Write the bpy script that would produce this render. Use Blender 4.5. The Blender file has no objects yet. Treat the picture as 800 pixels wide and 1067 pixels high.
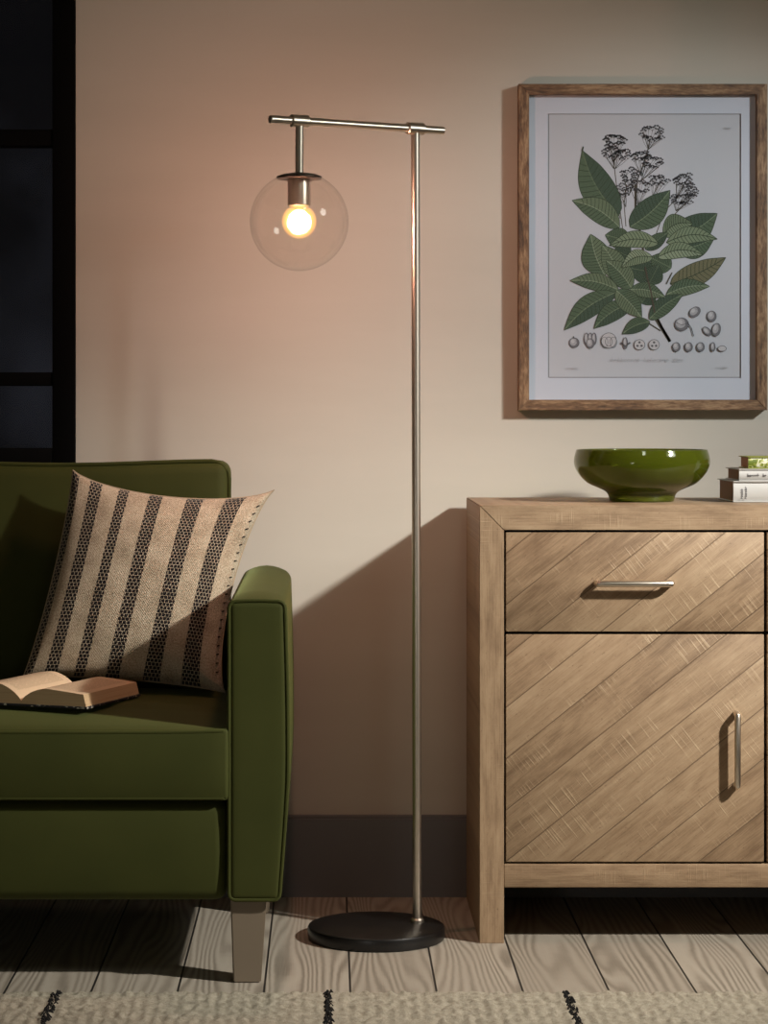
import bpy, bmesh, math, random
from mathutils import Vector, Matrix, noise
random.seed(7)
PI = math.pi
C = bpy.context.scene.collection
F = 2550.0
VX, VY, EYE = 342.0, 432.0, 1.027

def at(px, py, Y):
    """point of the room seen at a pixel of the 800x1067 photo, at distance Y"""
    return Vector(((px-VX)*Y/F, Y, EYE-(py-VY)*Y/F))

def lin(r, g, b):
    f = lambda c: (c/255/12.92) if c/255 <= .04045 else ((c/255+.055)/1.055)**2.4
    return (f(r), f(g), f(b), 1)

# ------------------------------------------------------------------ materials
class NT:
    def __init__(s, name):
        s.m = bpy.data.materials.new(name); s.m.use_nodes = True
        s.t = s.m.node_tree; s.n = s.t.nodes; s.l = s.t.links
        s.n.clear(); s.out = s.n.new('ShaderNodeOutputMaterial')
    def new(s, typ, **kw):
        n = s.n.new(typ)
        for k, v in kw.items(): setattr(n, k, v)
        return n
    def put(s, sock, v):
        if hasattr(v, 'is_output') or isinstance(v, bpy.types.NodeSocket): s.l.new(v, sock)
        else: sock.default_value = v
    def math(s, op, a, b=0.0, c=None, clamp=False):
        n = s.new('ShaderNodeMath', operation=op, use_clamp=clamp)
        s.put(n.inputs[0], a); s.put(n.inputs[1], b)
        if c is not None: s.put(n.inputs[2], c)
        return n.outputs[0]
    def coord(s, which='Object'):
        return s.new('ShaderNodeTexCoord').outputs[which]
    def sep(s, v):
        n = s.new('ShaderNodeSeparateXYZ'); s.put(n.inputs[0], v); return n.outputs
    def comb(s, x, y, z):
        n = s.new('ShaderNodeCombineXYZ')
        for i, v in enumerate((x, y, z)): s.put(n.inputs[i], v)
        return n.outputs[0]
    def noise(s, v, scale=5, detail=2, rough=.5, dist=0):
        n = s.new('ShaderNodeTexNoise'); s.put(n.inputs['Vector'], v)
        n.inputs['Scale'].default_value = scale; n.inputs['Detail'].default_value = detail
        n.inputs['Roughness'].default_value = rough; n.inputs['Distortion'].default_value = dist
        return n.outputs['Fac']
    def white(s, v):
        n = s.new('ShaderNodeTexWhiteNoise', noise_dimensions='1D'); s.put(n.inputs['W'], v); return n.outputs['Value']
    def ramp(s, f, stops):
        n = s.new('ShaderNodeValToRGB'); s.put(n.inputs[0], f)
        e = n.color_ramp.elements
        while len(e) < len(stops): e.new(.5)
        for k, (p, c) in enumerate(stops):
            e[k].position = p; e[k].color = c if len(c) == 4 else (*c, 1)
        return n.outputs[0]
    def mix(s, f, a, b, mode='MIX'):
        n = s.new('ShaderNodeMix', data_type='RGBA', blend_type=mode)
        s.put(n.inputs[0], f); s.put(n.inputs[6], a); s.put(n.inputs[7], b); return n.outputs[2]
    def maprange(s, v, a, b, c=0, d=1):
        n = s.new('ShaderNodeMapRange'); s.put(n.inputs[0], v)
        for i, x in enumerate((a, b, c, d)): n.inputs[i+1].default_value = x
        return n.outputs[0]
    def bump(s, h, strength=.3, dist=.002):
        n = s.new('ShaderNodeBump'); s.put(n.inputs['Height'], h)
        n.inputs['Strength'].default_value = strength; n.inputs['Distance'].default_value = dist
        return n.outputs[0]
    def pbsdf(s, col, rough=.5, metal=0, normal=None, **kw):
        n = s.new('ShaderNodeBsdfPrincipled')
        s.put(n.inputs['Base Color'], col); s.put(n.inputs['Roughness'], rough); s.put(n.inputs['Metallic'], metal)
        if normal is not None: s.put(n.inputs['Normal'], normal)
        for k, v in kw.items(): s.put(n.inputs[k.replace('_', ' ')], v)
        return n.outputs[0]
    def done(s, sh):
        s.l.new(sh, s.out.inputs['Surface']); return s.m

def flat(name, col, rough=.6, metal=0, **kw):
    t = NT(name); return t.done(t.pbsdf(col, rough, metal, **kw))

def m_wall():
    t = NT('plaster_wall'); o = t.coord()
    x, y, z = t.sep(o)
    n1 = t.noise(t.comb(t.math('MULTIPLY', x, .8), y, t.math('MULTIPLY', z, 5)), 1.6, 4, .6)
    n2 = t.noise(o, 260, 3)
    col = t.mix(n1, lin(191, 186, 172), lin(204, 199, 186))
    return t.done(t.pbsdf(col, .9, normal=t.bump(t.math('ADD', t.math('MULTIPLY', n2, .3), n1), .12, .002)))

def m_planks():
    t = NT('limewashed_floorboards'); o = t.coord(); x, y, z = t.sep(o)
    W = .1537
    q = t.math('DIVIDE', t.math('SUBTRACT', x, .0387), W)
    pid = t.math('FLOOR', q); fr = t.math('SUBTRACT', q, pid)
    r = t.white(pid)
    n = t.noise(t.comb(t.math('MULTIPLY', fr, 1.2), t.math('MULTIPLY', y, .75), t.math('MULTIPLY', pid, 7.3)), 1.5, 1.2, .4)
    w1 = t.noise(o, 30, 2)
    rings = t.math('SINE', t.math('ADD', t.math('ADD', t.math('MULTIPLY', n, 66), t.math('MULTIPLY', fr, 58)), t.math('MULTIPLY', w1, 1.2)))
    fine = t.noise(t.comb(t.math('MULTIPLY', x, 500), t.math('MULTIPLY', y, 9), pid), 1, 2)
    g = t.math('MULTIPLY', t.maprange(rings, -1, 1), .7)
    g = t.math('ADD', g, t.math('MULTIPLY', fine, .35))
    patch = t.noise(t.comb(t.math('MULTIPLY', x, 9), t.math('MULTIPLY', y, 3), pid), 1, 3)
    g = t.math('ADD', t.math('MULTIPLY', g, t.maprange(patch, .3, .7, .35, 1.0)), t.maprange(patch, .3, .7, .30, 0))
    col = t.ramp(g, [(.08, lin(172, 165, 152)), (.5, lin(154, 146, 133)), (.98, lin(106, 98, 86))])
    col = t.mix(t.maprange(r, 0, 1, .0, .34), col, lin(126, 118, 106))
    edge = t.math('MINIMUM', fr, t.math('SUBTRACT', 1, fr))
    gap = t.maprange(edge, .007, .016, 1, 0)
    col = t.mix(gap, col, lin(20, 17, 14))
    h = t.math('SUBTRACT', t.math('MULTIPLY', g, -.25), t.math('MULTIPLY', gap, 2))
    return t.done(t.pbsdf(col, .62, normal=t.bump(h, .45, .003)))

def m_oak(name, mode, off=(0, 0, 0), base=None):
    """mode: 'diag' diagonal boards, 'vert', 'horiz', 'side' plain grain"""
    t = NT(name); o = t.coord(); x, y, z = t.sep(o)
    X = t.math('ADD', x, off[0]); Z = t.math('ADD', z, off[2])
    dark, mid, light = base or (lin(122, 98, 74), lin(155, 130, 102), lin(177, 153, 124))
    if mode == 'diag':
        a = math.radians(38.6); ca, sa = math.cos(a), math.sin(a)
        u = t.math('ADD', t.math('MULTIPLY', X, ca), t.math('MULTIPLY', Z, sa))
        v = t.math('ADD', t.math('SUBTRACT', t.math('MULTIPLY', Z, ca), t.math('MULTIPLY', X, sa)), .0914)
        q = t.math('DIVIDE', v, .078); pid = t.math('FLOOR', q); fr = t.math('SUBTRACT', q, pid)
    else:
        u, v = {'vert': (Z, X), 'horiz': (X, Z), 'side': (Z, y)}[mode]
        pid = 0.0; fr = None
    rnd = t.white(t.math('ADD', pid, 3.7)) if fr is not None else .5
    shift = t.math('MULTIPLY', pid, 11.3)
    n = t.noise(t.comb(t.math('MULTIPLY', u, 2.2), t.math('MULTIPLY', v, 14), shift), 1, 2, .5)
    rings = t.math('SINE', t.math('MULTIPLY', n, 46))
    fine = t.noise(t.comb(t.math('MULTIPLY', u, 12), t.math('MULTIPLY', v, 420), shift), 1, 3, .6)
    mott = t.noise(t.comb(t.math('MULTIPLY', u, 11), t.math('MULTIPLY', v, 34), shift), 1, 5, .7)
    g = t.math('ADD', t.math('ADD', t.math('MULTIPLY', t.maprange(rings, -1, 1), .07), t.math('MULTIPLY', fine, .36)), t.math('MULTIPLY', mott, .58))
    g = t.math('ADD', g, t.math('MULTIPLY', t.math('SUBTRACT', rnd, .5), .16))
    col = t.ramp(g, [(.34, dark), (.54, mid), (.76, light)])
    # pale saw marks across the grain, in patches
    saw = t.noise(t.comb(t.math('MULTIPLY', u, 260), t.math('MULTIPLY', v, 9), shift), 1, 1)
    pm = t.noise(t.comb(t.math('MULTIPLY', u, 7), t.math('MULTIPLY', v, 18), t.math('ADD', shift, 40)), 1, 2)
    sm = t.math('MULTIPLY', t.maprange(saw, .56, .70), t.maprange(pm, .48, .62))
    col = t.mix(t.math('MULTIPLY', sm, .30 if mode == 'diag' else .12), col, lin(214, 190, 156))
    sp = t.noise(t.comb(t.math('MULTIPLY', u, 130), t.math('MULTIPLY', v, 260), shift), 1, 2)
    col = t.mix(t.math('MULTIPLY', t.maprange(sp, .66, .76), .45), col, lin(84, 62, 42))
    h = t.math('ADD', t.math('MULTIPLY', fine, .4), t.math('MULTIPLY', sm, .5))
    if fr is not None:
        e = t.math('MINIMUM', fr, t.math('SUBTRACT', 1, fr))
        gap = t.maprange(e, .006, .020, 1, 0)
        col = t.mix(t.math('MULTIPLY', gap, .62), col, lin(64, 46, 30))
        h = t.math('SUBTRACT', h, t.math('MULTIPLY', gap, 1.5))
    return t.done(t.pbsdf(col, .58, normal=t.bump(h, .35, .002)))

def m_velvet():
    t = NT('green_velvet'); o = t.coord()
    n = t.noise(o, 7, 3); f = t.noise(o, 900, 2)
    col = t.mix(n, lin(49, 54, 18), lin(63, 66, 26))
    return t.done(t.pbsdf(col, .75, normal=t.bump(t.math('ADD', n, t.math('MULTIPLY', f, .15)), .25, .004),
        Sheen_Weight=.36, Sheen_Roughness=.42, Sheen_Tint=lin(160, 170, 110), Specular_IOR_Level=.2))

def m_cushion():
    t = NT('striped_woven_cotton'); uv = t.coord('UV'); u, v, _ = t.sep(uv)
    mask = 0.0
    for c, w in ((.012, .05), (.130, .064), (.275, .054), (.438, .066), (.632, .084), (.832, .094)):
        a = t.math('LESS_THAN', t.math('ABSOLUTE', t.math('SUBTRACT', u, c)), w/2)
        mask = t.math('MAXIMUM', mask, a)
    n0 = t.noise(uv, 60, 2)
    uu = t.math('ADD', u, t.math('MULTIPLY', t.math('SUBTRACT', n0, .5), .008))
    row = t.math('DIVIDE', v, .0172); ri = t.math('FLOOR', row); rf = t.math('SUBTRACT', row, ri)
    colq = t.math('ADD', t.math('DIVIDE', uu, .0200), t.math('MULTIPLY', t.math('MODULO', ri, 2.0), .5))
    ci = t.math('FLOOR', colq); cf = t.math('SUBTRACT', colq, ci)
    dash = t.math('MULTIPLY', t.math('LESS_THAN', t.math('ABSOLUTE', t.math('SUBTRACT', rf, .5)), .43),
                  t.math('LESS_THAN', t.math('ABSOLUTE', t.math('SUBTRACT', cf, .5)), .41))
    wv = t.math('MULTIPLY', t.math('SINE', t.math('MULTIPLY', u, 520)), t.math('SINE', t.math('MULTIPLY', v, 520)))
    fz = t.noise(uv, 120, 4, .75)
    big = t.noise(uv, 9, 3)
    cream = t.ramp(t.math('ADD', t.math('MULTIPLY', fz, .7), t.math('MULTIPLY', big, .3)), [(.36, lin(132, 116, 96)), (.50, lin(186, 170, 146)), (.64, lin(220, 207, 185))])
    blk = t.mix(fz, lin(20, 18, 19), lin(40, 36, 36))
    col = t.mix(t.math('MULTIPLY', mask, dash), cream, blk)
    h = t.math('ADD', t.math('MULTIPLY', wv, .25), t.math('ADD', fz, t.math('MULTIPLY', t.math('MULTIPLY', mask, dash), .5)))
    return t.done(t.pbsdf(col, .95, normal=t.bump(h, .7, .003), Sheen_Weight=.15, Specular_IOR_Level=.1))

def m_rug():
    t = NT('cream_wool'); o = t.coord()
    n = t.noise(o, 60, 3, .7); f = t.noise(o, 500, 3, .7)
    col = t.ramp(t.math('ADD', t.math('MULTIPLY', n, .5), t.math('MULTIPLY', f, .5)), [(.3, lin(136, 130, 115)), (.52, lin(178, 171, 154)), (.75, lin(198, 192, 176))])
    return t.done(t.pbsdf(col, 1, normal=t.bump(t.math('ADD', n, f), .9, .004), Specular_IOR_Level=.05))

def m_glass(name, refl=1.0, tint=(1, 1, 1, 1)):
    t = NT(name)
    tr = t.new('ShaderNodeBsdfTransparent'); tr.inputs[0].default_value = tint
    gl = t.new('ShaderNodeBsdfGlossy'); gl.inputs['Roughness'].default_value = .015
    lw = t.new('ShaderNodeLayerWeight'); lw.inputs[0].default_value = .5      # Schlick reflectance of clear glass, both faces
    fr = t.math('ADD', .04, t.math('MULTIPLY', .96, t.math('POWER', lw.outputs['Facing'], 5.0)))
    mx = t.new('ShaderNodeMixShader')
    t.l.new(t.math('MULTIPLY', fr, refl, clamp=True), mx.inputs[0]); t.l.new(tr.outputs[0], mx.inputs[1]); t.l.new(gl.outputs[0], mx.inputs[2])
    return t.done(mx.outputs[0])

def m_nickel():
    t = NT('brushed_nickel')
    return t.done(t.pbsdf(lin(214, 204, 190), .33, 1))

def m_frame(name, kx, kz):
    t = NT(name); o = t.coord(); x, y, z = t.sep(o)
    o = t.comb(t.math('MULTIPLY', x, kx), y, t.math('MULTIPLY', z, kz))
    n = t.noise(o, 40, 5, .7); f = t.noise(o, 190, 3, .7)
    col = t.ramp(t.math('ADD', t.math('MULTIPLY', n, .6), t.math('MULTIPLY', f, .4)), [(.38, lin(62, 44, 30)), (.5, lin(118, 88, 60)), (.62, lin(164, 134, 100))])
    return t.done(t.pbsdf(col, .6, normal=t.bump(f, .4, .002)))

def m_pages():
    t = NT('page_edges'); o = t.coord(); x, y, z = t.sep(o)
    n = t.noise(t.comb(t.math('MULTIPLY', x, 4), t.math('MULTIPLY', y, 4), t.math('MULTIPLY', z, 1400)), 1, 1)
    return t.done(t.pbsdf(t.mix(n, lin(170, 140, 102), lin(206, 180, 142)), .85))

def m_page_text():
    t = NT('printed_page'); uv = t.coord('UV'); u, v, _ = t.sep(uv)
    row = t.math('DIVIDE', v, .026); rf = t.math('FRACT', row)
    ln = t.math('LESS_THAN', t.math('ABSOLUTE', t.math('SUBTRACT', rf, .5)), .22)
    words = t.math('GREATER_THAN', t.noise(t.comb(t.math('MULTIPLY', u, 34), t.math('FLOOR', row), 0), 1, 2), .42)
    inside = t.math('MULTIPLY', t.math('LESS_THAN', t.math('ABSOLUTE', t.math('SUBTRACT', u, .5)), .37), t.math('LESS_THAN', t.math('ABSOLUTE', t.math('SUBTRACT', v, .5)), .41))
    k = t.math('MULTIPLY', t.math('MULTIPLY', ln, words), inside)
    return t.done(t.pbsdf(t.mix(t.math('MULTIPLY', k, .45), lin(206, 182, 150), lin(90, 70, 55)), .85))

M = {}
M['wall'] = m_wall(); M['floor'] = m_planks()
M['ceiling'] = flat('ceiling_paint', lin(170, 165, 155), .9)
M['skirt'] = flat('charcoal_paint', lin(112, 112, 114), .55)
M['velvet'] = m_velvet(); M['cushion'] = m_cushion(); M['rug'] = m_rug()
M['black_wool'] = flat('black_wool', lin(18, 17, 17), 1)
M['nickel'] = m_nickel()
M['dark_metal'] = flat('dark_bronze', lin(62, 56, 50), .4, 1)
M['black_base'] = flat('satin_black', lin(16, 15, 15), .32, 0)
M['globe'] = m_glass('clear_globe_glass', 1.0, (.985, .975, .96, 1))
M['pane'] = m_glass('window_glass', .35)
M['glazing'] = m_glass('picture_glass', .35)
M['black_frame'] = flat('black_window_paint', lin(6, 6, 6), .8, 0, Specular_IOR_Level=.08)
M['leg'] = flat('taupe_leg_wood', lin(120, 108, 92), .5)
M['frame'] = m_frame('frame_wood_upright', 1, .2); M['frame_h'] = m_frame('frame_wood_rail', .2, 1)
M['mat'] = flat('white_mount_board', lin(193, 200, 211), .8)
M['print'] = flat('aged_print_paper', lin(184, 188, 194), .85)
M['plate'] = flat('plate_mark', lin(134, 134, 136), .85)
M['pages'] = m_pages(); M['page'] = m_page_text()
M['book_cover'] = flat('dark_marbled_cover', lin(38, 36, 40), .6)
M['white_cover'] = flat('white_cover', lin(188, 187, 183), .5)
M['brown_pages'] = flat('brown_page_block', lin(148, 112, 84), .85)
M['ink'] = flat('grey_ink', lin(84, 84, 88), .8)
M['recess'] = flat('black_recess', lin(10, 8, 7), .9)

def m_bulb():
    t = NT('glowing_bulb_core'); e = t.new('ShaderNodeEmission')
    e.inputs[0].default_value = BULB_COL; e.inputs[1].default_value = BULB_W
    return t.done(e.outputs[0])
def m_envelope():
    t = NT('bulb_glass_halo')
    e = t.new('ShaderNodeEmission'); e.inputs[0].default_value = (1, .50, .13, 1); e.inputs[1].default_value = 3.0
    tr = t.new('ShaderNodeBsdfTransparent'); mx = t.new('ShaderNodeMixShader')
    lw = t.new('ShaderNodeLayerWeight'); lw.inputs[0].default_value = .5   # halo of glow painted onto the bulb glass, fading at its rim
    t.l.new(t.math('MULTIPLY', t.math('POWER', t.math('SUBTRACT', 1, lw.outputs['Facing']), 1.4), .5, clamp=True), mx.inputs[0])
    t.l.new(tr.outputs[0], mx.inputs[1]); t.l.new(e.outputs[0], mx.inputs[2])
    return t.done(mx.outputs[0])
BULB_COL = (1, .66, .34, 1); BULB_W = 24
M['bulb'] = m_bulb(); M['envelope'] = m_envelope()

# ------------------------------------------------------------------ mesh builder
class MB:
    def __init__(s): s.b = bmesh.new(); s.mi = 0
    def face(s, vs):
        try: f = s.b.faces.new(vs); f.material_index = s.mi; return f
        except ValueError: return None
    def poly(s, pts):
        return s.face([s.b.verts.new(p) for p in pts])
    def box(s, a, b, bev=0, seg=2):
        a, b = Vector(a), Vector(b)
        vs = [s.b.verts.new((x, y, z)) for x in (a.x, b.x) for y in (a.y, b.y) for z in (a.z, b.z)]
        fs = [s.face([vs[i] for i in q]) for q in ((0, 1, 3, 2), (4, 6, 7, 5), (0, 4, 5, 1), (2, 3, 7, 6), (0, 2, 6, 4), (1, 5, 7, 3))]
        if bev:
            es = list({e for f in fs for e in f.edges})
            r = bmesh.ops.bevel(s.b, geom=es, offset=bev, segments=seg, affect='EDGES', profile=.5)
            for f in r['faces']: f.material_index = s.mi
        return s
    def rbox(s, lo, hi, r, n=(8, 8, 8), fn=None):
        """box with rounded edges of radius r, gridded, optionally deformed by fn"""
        lo, hi = Vector(lo), Vector(hi); ax = []
        for k in range(3):
            rr = r; t = (0, .22, .45, .72, 1)
            c = [lo[k]+rr*q for q in t]
            m = [lo[k]+rr+(hi[k]-lo[k]-2*rr)*i/n[k] for i in range(1, n[k])]
            ax.append(c+m+[hi[k]-rr*q for q in reversed(t)])
        L = [len(a) for a in ax]; vm = {}
        def V(i, j, k):
            key = (i, j, k)
            if key not in vm:
                p = Vector((ax[0][i], ax[1][j], ax[2][k]))
                q = Vector([min(max(p[d], lo[d]+r), hi[d]-r) for d in range(3)])
                d = p-q
                if d.length > 1e-9: p = q+d.normalized()*r
                if fn: p = Vector(fn(p))
                vm[key] = s.b.verts.new(p)
            return vm[key]
        for a, b_, c in ((0, 1, 2), (1, 2, 0), (2, 0, 1)):
            for side in (0, L[c]-1):
                for i in range(L[a]-1):
                    for j in range(L[b_]-1):
                        q = []
                        for (di, dj) in ((0, 0), (1, 0), (1, 1), (0, 1)):
                            idx = [0, 0, 0]; idx[a] = i+di; idx[b_] = j+dj; idx[c] = side
                            q.append(V(*idx))
                        s.face(q if side else q[::-1])
        return s
    def tube(s, pts, r, n=12, closed=False, cap=True):
        pts = [Vector(p) for p in pts]; N = len(pts)
        rad = r if isinstance(r, (list, tuple)) else [r]*N
        rings = []; prev = None
        for i, p in enumerate(pts):
            if closed: d = pts[(i+1) % N]-pts[i-1]
            else: d = pts[min(i+1, N-1)]-pts[max(i-1, 0)]
            d.normalize()
            if prev is None:
                u = d.orthogonal().normalized()
            else:
                u = (prev-d*prev.dot(d))
                u = u.normalized() if u.length > 1e-6 else d.orthogonal().normalized()
            prev = u; w = d.cross(u)
            rings.append([s.b.verts.new(p+(u*math.cos(2*PI*k/n)+w*math.sin(2*PI*k/n))*rad[i]) for k in range(n)])
        R = rings+[rings[0]] if closed else rings
        for a, b in zip(R, R[1:]):
            for k in range(n): s.face([a[k], a[(k+1) % n], b[(k+1) % n], b[k]])
        if cap and not closed:
            s.face(rings[0][::-1]); s.face(rings[-1])
        return s
    def lathe(s, prof, c, n=64, cap0=True, cap1=True, sx=1):
        c = Vector(c); rings = []
        for r, z in prof:
            rings.append([s.b.verts.new(c+Vector((r*math.cos(2*PI*k/n)*sx, r*math.sin(2*PI*k/n), z))) for k in range(n)] if r > 1e-7 else [s.b.verts.new(c+Vector((0, 0, z)))])
        for a, b in zip(rings, rings[1:]):
            for k in range(n):
                k2 = (k+1) % n
                if len(a) == 1 and len(b) == 1: continue
                if len(a) == 1: s.face([a[0], b[k2], b[k]])
                elif len(b) == 1: s.face([a[k], a[k2], b[0]])
                else: s.face([a[k], a[k2], b[k2], b[k]])
        if cap0 and len(rings[0]) > 1: s.face(rings[0][::-1])
        if cap1 and len(rings[-1]) > 1: s.face(rings[-1])
        return s
    def build(s, name, mats, parent=None, smooth=True, loc=None, norm=True, angle=35):
        if norm: bmesh.ops.recalc_face_normals(s.b, faces=s.b.faces[:])
        me = bpy.data.meshes.new(name)
        w = Vector((0, 0, 0))
        if parent is not None:
            q = parent
            while q is not None: w = w+q.location; q = q.parent
        if loc is not None: w = Vector(loc)
        bmesh.ops.translate(s.b, vec=-w, verts=s.b.verts[:])
        s.b.to_mesh(me); s.b.free()
        for m in (mats if isinstance(mats, (list, tuple)) else [mats]): me.materials.append(m)
        if smooth:
            me.polygons.foreach_set('use_smooth', [True]*len(me.polygons))
            try: me.set_sharp_from_angle(angle=math.radians(angle))
            except Exception: pass
        o = bpy.data.objects.new(name, me); C.objects.link(o)
        if parent is not None: o.parent = parent
        elif loc is not None: o.location = loc
        return o

def thing(name, label, cat, loc, group=None):
    o = bpy.data.objects.new(name, None); C.objects.link(o)
    o.location = loc; o.empty_display_size = .05
    o['label'] = label; o['category'] = cat; o['kind'] = 'thing'
    if group: o['group'] = group
    return o
def struct(o, label=None, cat=None):
    o['kind'] = 'structure'
    if label: o['label'] = label
    if cat: o['category'] = cat
    return o

# ------------------------------------------------------------------ room
WY = 5.235      # face of the back wall
SK = 5.207      # face of the skirting board
RX0, RX1, RY0, RH = -2.5, 3.1, -.9, 2.65
wx0, wx1, wz0, wz1 = -1.56, at(79, 0, WY).x, at(0, 478, WY).z-.02, 2.28
b = MB()
b.box((RX0, WY, 0), (wx0, WY+.16, RH)); b.box((wx1, WY, 0), (RX1, WY+.16, RH))
b.box((wx0, WY, 0), (wx1, WY+.16, wz0)); b.box((wx0, WY, wz1), (wx1, WY+.16, RH))
struct(b.build('wall_back', M['wall'], smooth=False), 'beige plaster wall behind the lamp and sideboard', 'wall')
for nm, A, B in (('wall_left', (RX0-.1, RY0, 0), (RX0, WY+.16, RH)), ('wall_right', (RX1, RY0, 0), (RX1+.1, WY+.16, RH)), ('wall_front', (RX0, RY0-.1, 0), (RX1, RY0, RH))):
    struct(MB().box(A, B).build(nm, M['wall'], smooth=False), 'beige plaster wall out of the picture', 'wall')
struct(MB().box((RX0, RY0, RH), (RX1, WY+.16, RH+.1)).build('ceiling', M['ceiling'], smooth=False), 'plain pale ceiling above the picture', 'ceiling')
struct(MB().box((RX0, RY0, -.1), (RX1, WY+.16, 0)).build('floor', M['floor'], smooth=False), 'grey limewashed wooden floorboards', 'floor')
zs = at(0, 851, SK).z
b = MB().box((RX0, SK, 0), (RX1, WY, zs-.006)).box((RX0, SK+.008, zs-.006), (RX1, WY, zs))
struct(b.build('baseboard_back', M['skirt'], smooth=False), 'charcoal painted skirting board along the wall', 'skirting board')

# window: black steel frame, bars and panes
win = bpy.data.objects.new('window_1', None); C.objects.link(win); win.location = ((wx0+wx1)/2, WY, wz0)
struct(win, 'black framed night window behind the sofa', 'window')
fy0, fy1 = WY-.012, WY+.05
jx = at(55, 0, WY).x
zb = at(0, 467, WY).z
b = MB()
b.box((jx, fy0, wz0), (wx1, fy1, wz1), .002); b.box((wx0, fy0, wz0), (wx0+.05, fy1, wz1), .002)
b.box((wx0+.05, fy0, wz0), (jx, fy1, zb), .002); b.box((wx0+.05, fy0, wz1-.05), (jx, fy1, wz1), .002)
struct(b.build('window_frame', M['black_frame'], win))
zr = [zb]
for y0, y1 in ((402, 388), (152, 135)):
    za, zc = at(0, y0, WY).z, at(0, y1, WY).z
    struct(MB().box((wx0+.05, fy0+.004, za), (jx, fy1, zc), .002).build('glazing_bar', M['black_frame'], win))
    zr += [za, zc]
zr.append(wz1-.05)
mxa, mxb = -1.075, -1.04
struct(MB().box((mxa, fy0+.004, zb), (mxb, fy1, wz1-.05), .002).build('mullion', M['black_frame'], win))
for i in range(0, 6, 2):
    for xa, xb in ((wx0+.05, mxa), (mxb, jx)):
        struct(MB().box((xa, WY+.02, zr[i]), (xb, WY+.025, zr[i+1])).build('pane', M['pane'], win, smooth=False))

# ------------------------------------------------------------------ floor lamp
bc = Vector((.094, 4.802, 0)); R0 = .1345
lamp = thing('floor_lamp', 'slim brushed nickel floor lamp with clear glass globe and round black base', 'floor lamp', bc)
MB().lathe([(0, 0), (R0-.004, 0), (R0-.001, .002), (R0, .006), (R0, .021), (R0-.0015, .0245), (R0-.005, .026), (0, .026)], bc, 96).build('base', M['black_base'], lamp)
pb = Vector(((434.6-VX)*4.828/F, 4.828, .026)); ZA = 1.5905
pt = Vector(((432.6-VX)*4.826/F, 4.826, ZA))
b = MB().tube([pb, pb.lerp(pt, .47)], .0088, 24).tube([pb.lerp(pt, .47), pt], .0086, 24)
b.build('pole', M['nickel'], lamp)
MB().lathe([(.0135, 0), (.0135, .005), (.011, .008), (0, .008)], pb, 32).build('pole_collar', M['nickel'], lamp)
d = Vector((-.3403, -.19, 0)).normalized()
er = pt-d*((pt.x-.2286)/d.x if False else (.2286-pt.x)/(-d.x)); el = pt+d*((pt.x+.1117)/(-d.x))
def rod(a, c, r, ch=.0015):
    u = (c-a).normalized(); return MB().tube([a, a+u*.0001, a+u*ch, c-u*ch, c-u*.0001, c], [r*.6, r*.86, r, r, r*.86, r*.6], 24)
rod(er, el, .0080).build('arm', M['nickel'], lamp)
hp = pt+d*((pt.x+.0553)/(-d.x))            # where the pendant rod hangs
for p in (pt, hp):
    rod(p-d*.019, p+d*.019, .0122).build('clamp', M['nickel'], lamp)
gc = Vector((hp.x-.0006, hp.y, at(0, 231, hp.y).z)); GR = .0948
zc = gc.z+math.sqrt(GR**2-.043**2)
MB().tube([hp-Vector((0, 0, .008)), Vector((gc.x, gc.y, zc))], .0078, 24).build('drop_rod', M['nickel'], lamp)
MB().lathe([(0, .010), (.012, .0095), (.034, .006), (.0435, .002), (.0440, -.001), (.042, -.003), (0, -.003)], (gc.x, gc.y, zc), 64).build('gallery_cap', M['dark_metal'], lamp)
sz1, sz0 = zc-.003, at(0, 215, gc.y).z
MB().lathe([(0, sz1), (.0215, sz1), (.0222, sz1-.003), (.0222, sz0+.002), (.0205, sz0), (.017, sz0), (.017, sz0+.01), (0, sz0+.01)], (gc.x, gc.y, 0), 48).build('socket', M['nickel'], lamp)
a0 = math.asin(.042/GR)
prof = [(GR*math.sin(a), GR*math.cos(a)) for a in [a0+(PI-a0)*k/47 for k in range(48)]]
prof[-1] = (0, -GR)
glob = MB().lathe(prof, gc, 96, cap0=False).build('globe_shade', M['globe'], lamp)
gi = GR-.0022
prof2 = [(gi*math.sin(a), gi*math.cos(a)) for a in [a0+(PI-a0)*k/47 for k in range(48)]]; prof2[-1] = (0, -gi)
# bulb: envelope and glowing core
bz = at(0, 230.5, gc.y).z
br = .034
ep = [(.0125, sz0+.006), (.013, sz0)] + [(br*math.sin(a), bz+br*math.cos(a)) for a in [.75+(PI-.75)*k/23 for k in range(24)]]
ep[-1] = (0, bz-br)
bulb = MB().lathe(ep, (gc.x, gc.y, 0), 48, cap0=False).build('bulb', M['envelope'], lamp)
cp = [(.0195*math.sin(PI*k/24), .0225*math.cos(PI*k/24)) for k in range(25)]; cp[0] = (0, .0225); cp[-1] = (0, -.0225)
MB().lathe(cp, (gc.x, gc.y, bz), 32).build('filament', M['bulb'], bulb)

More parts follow.
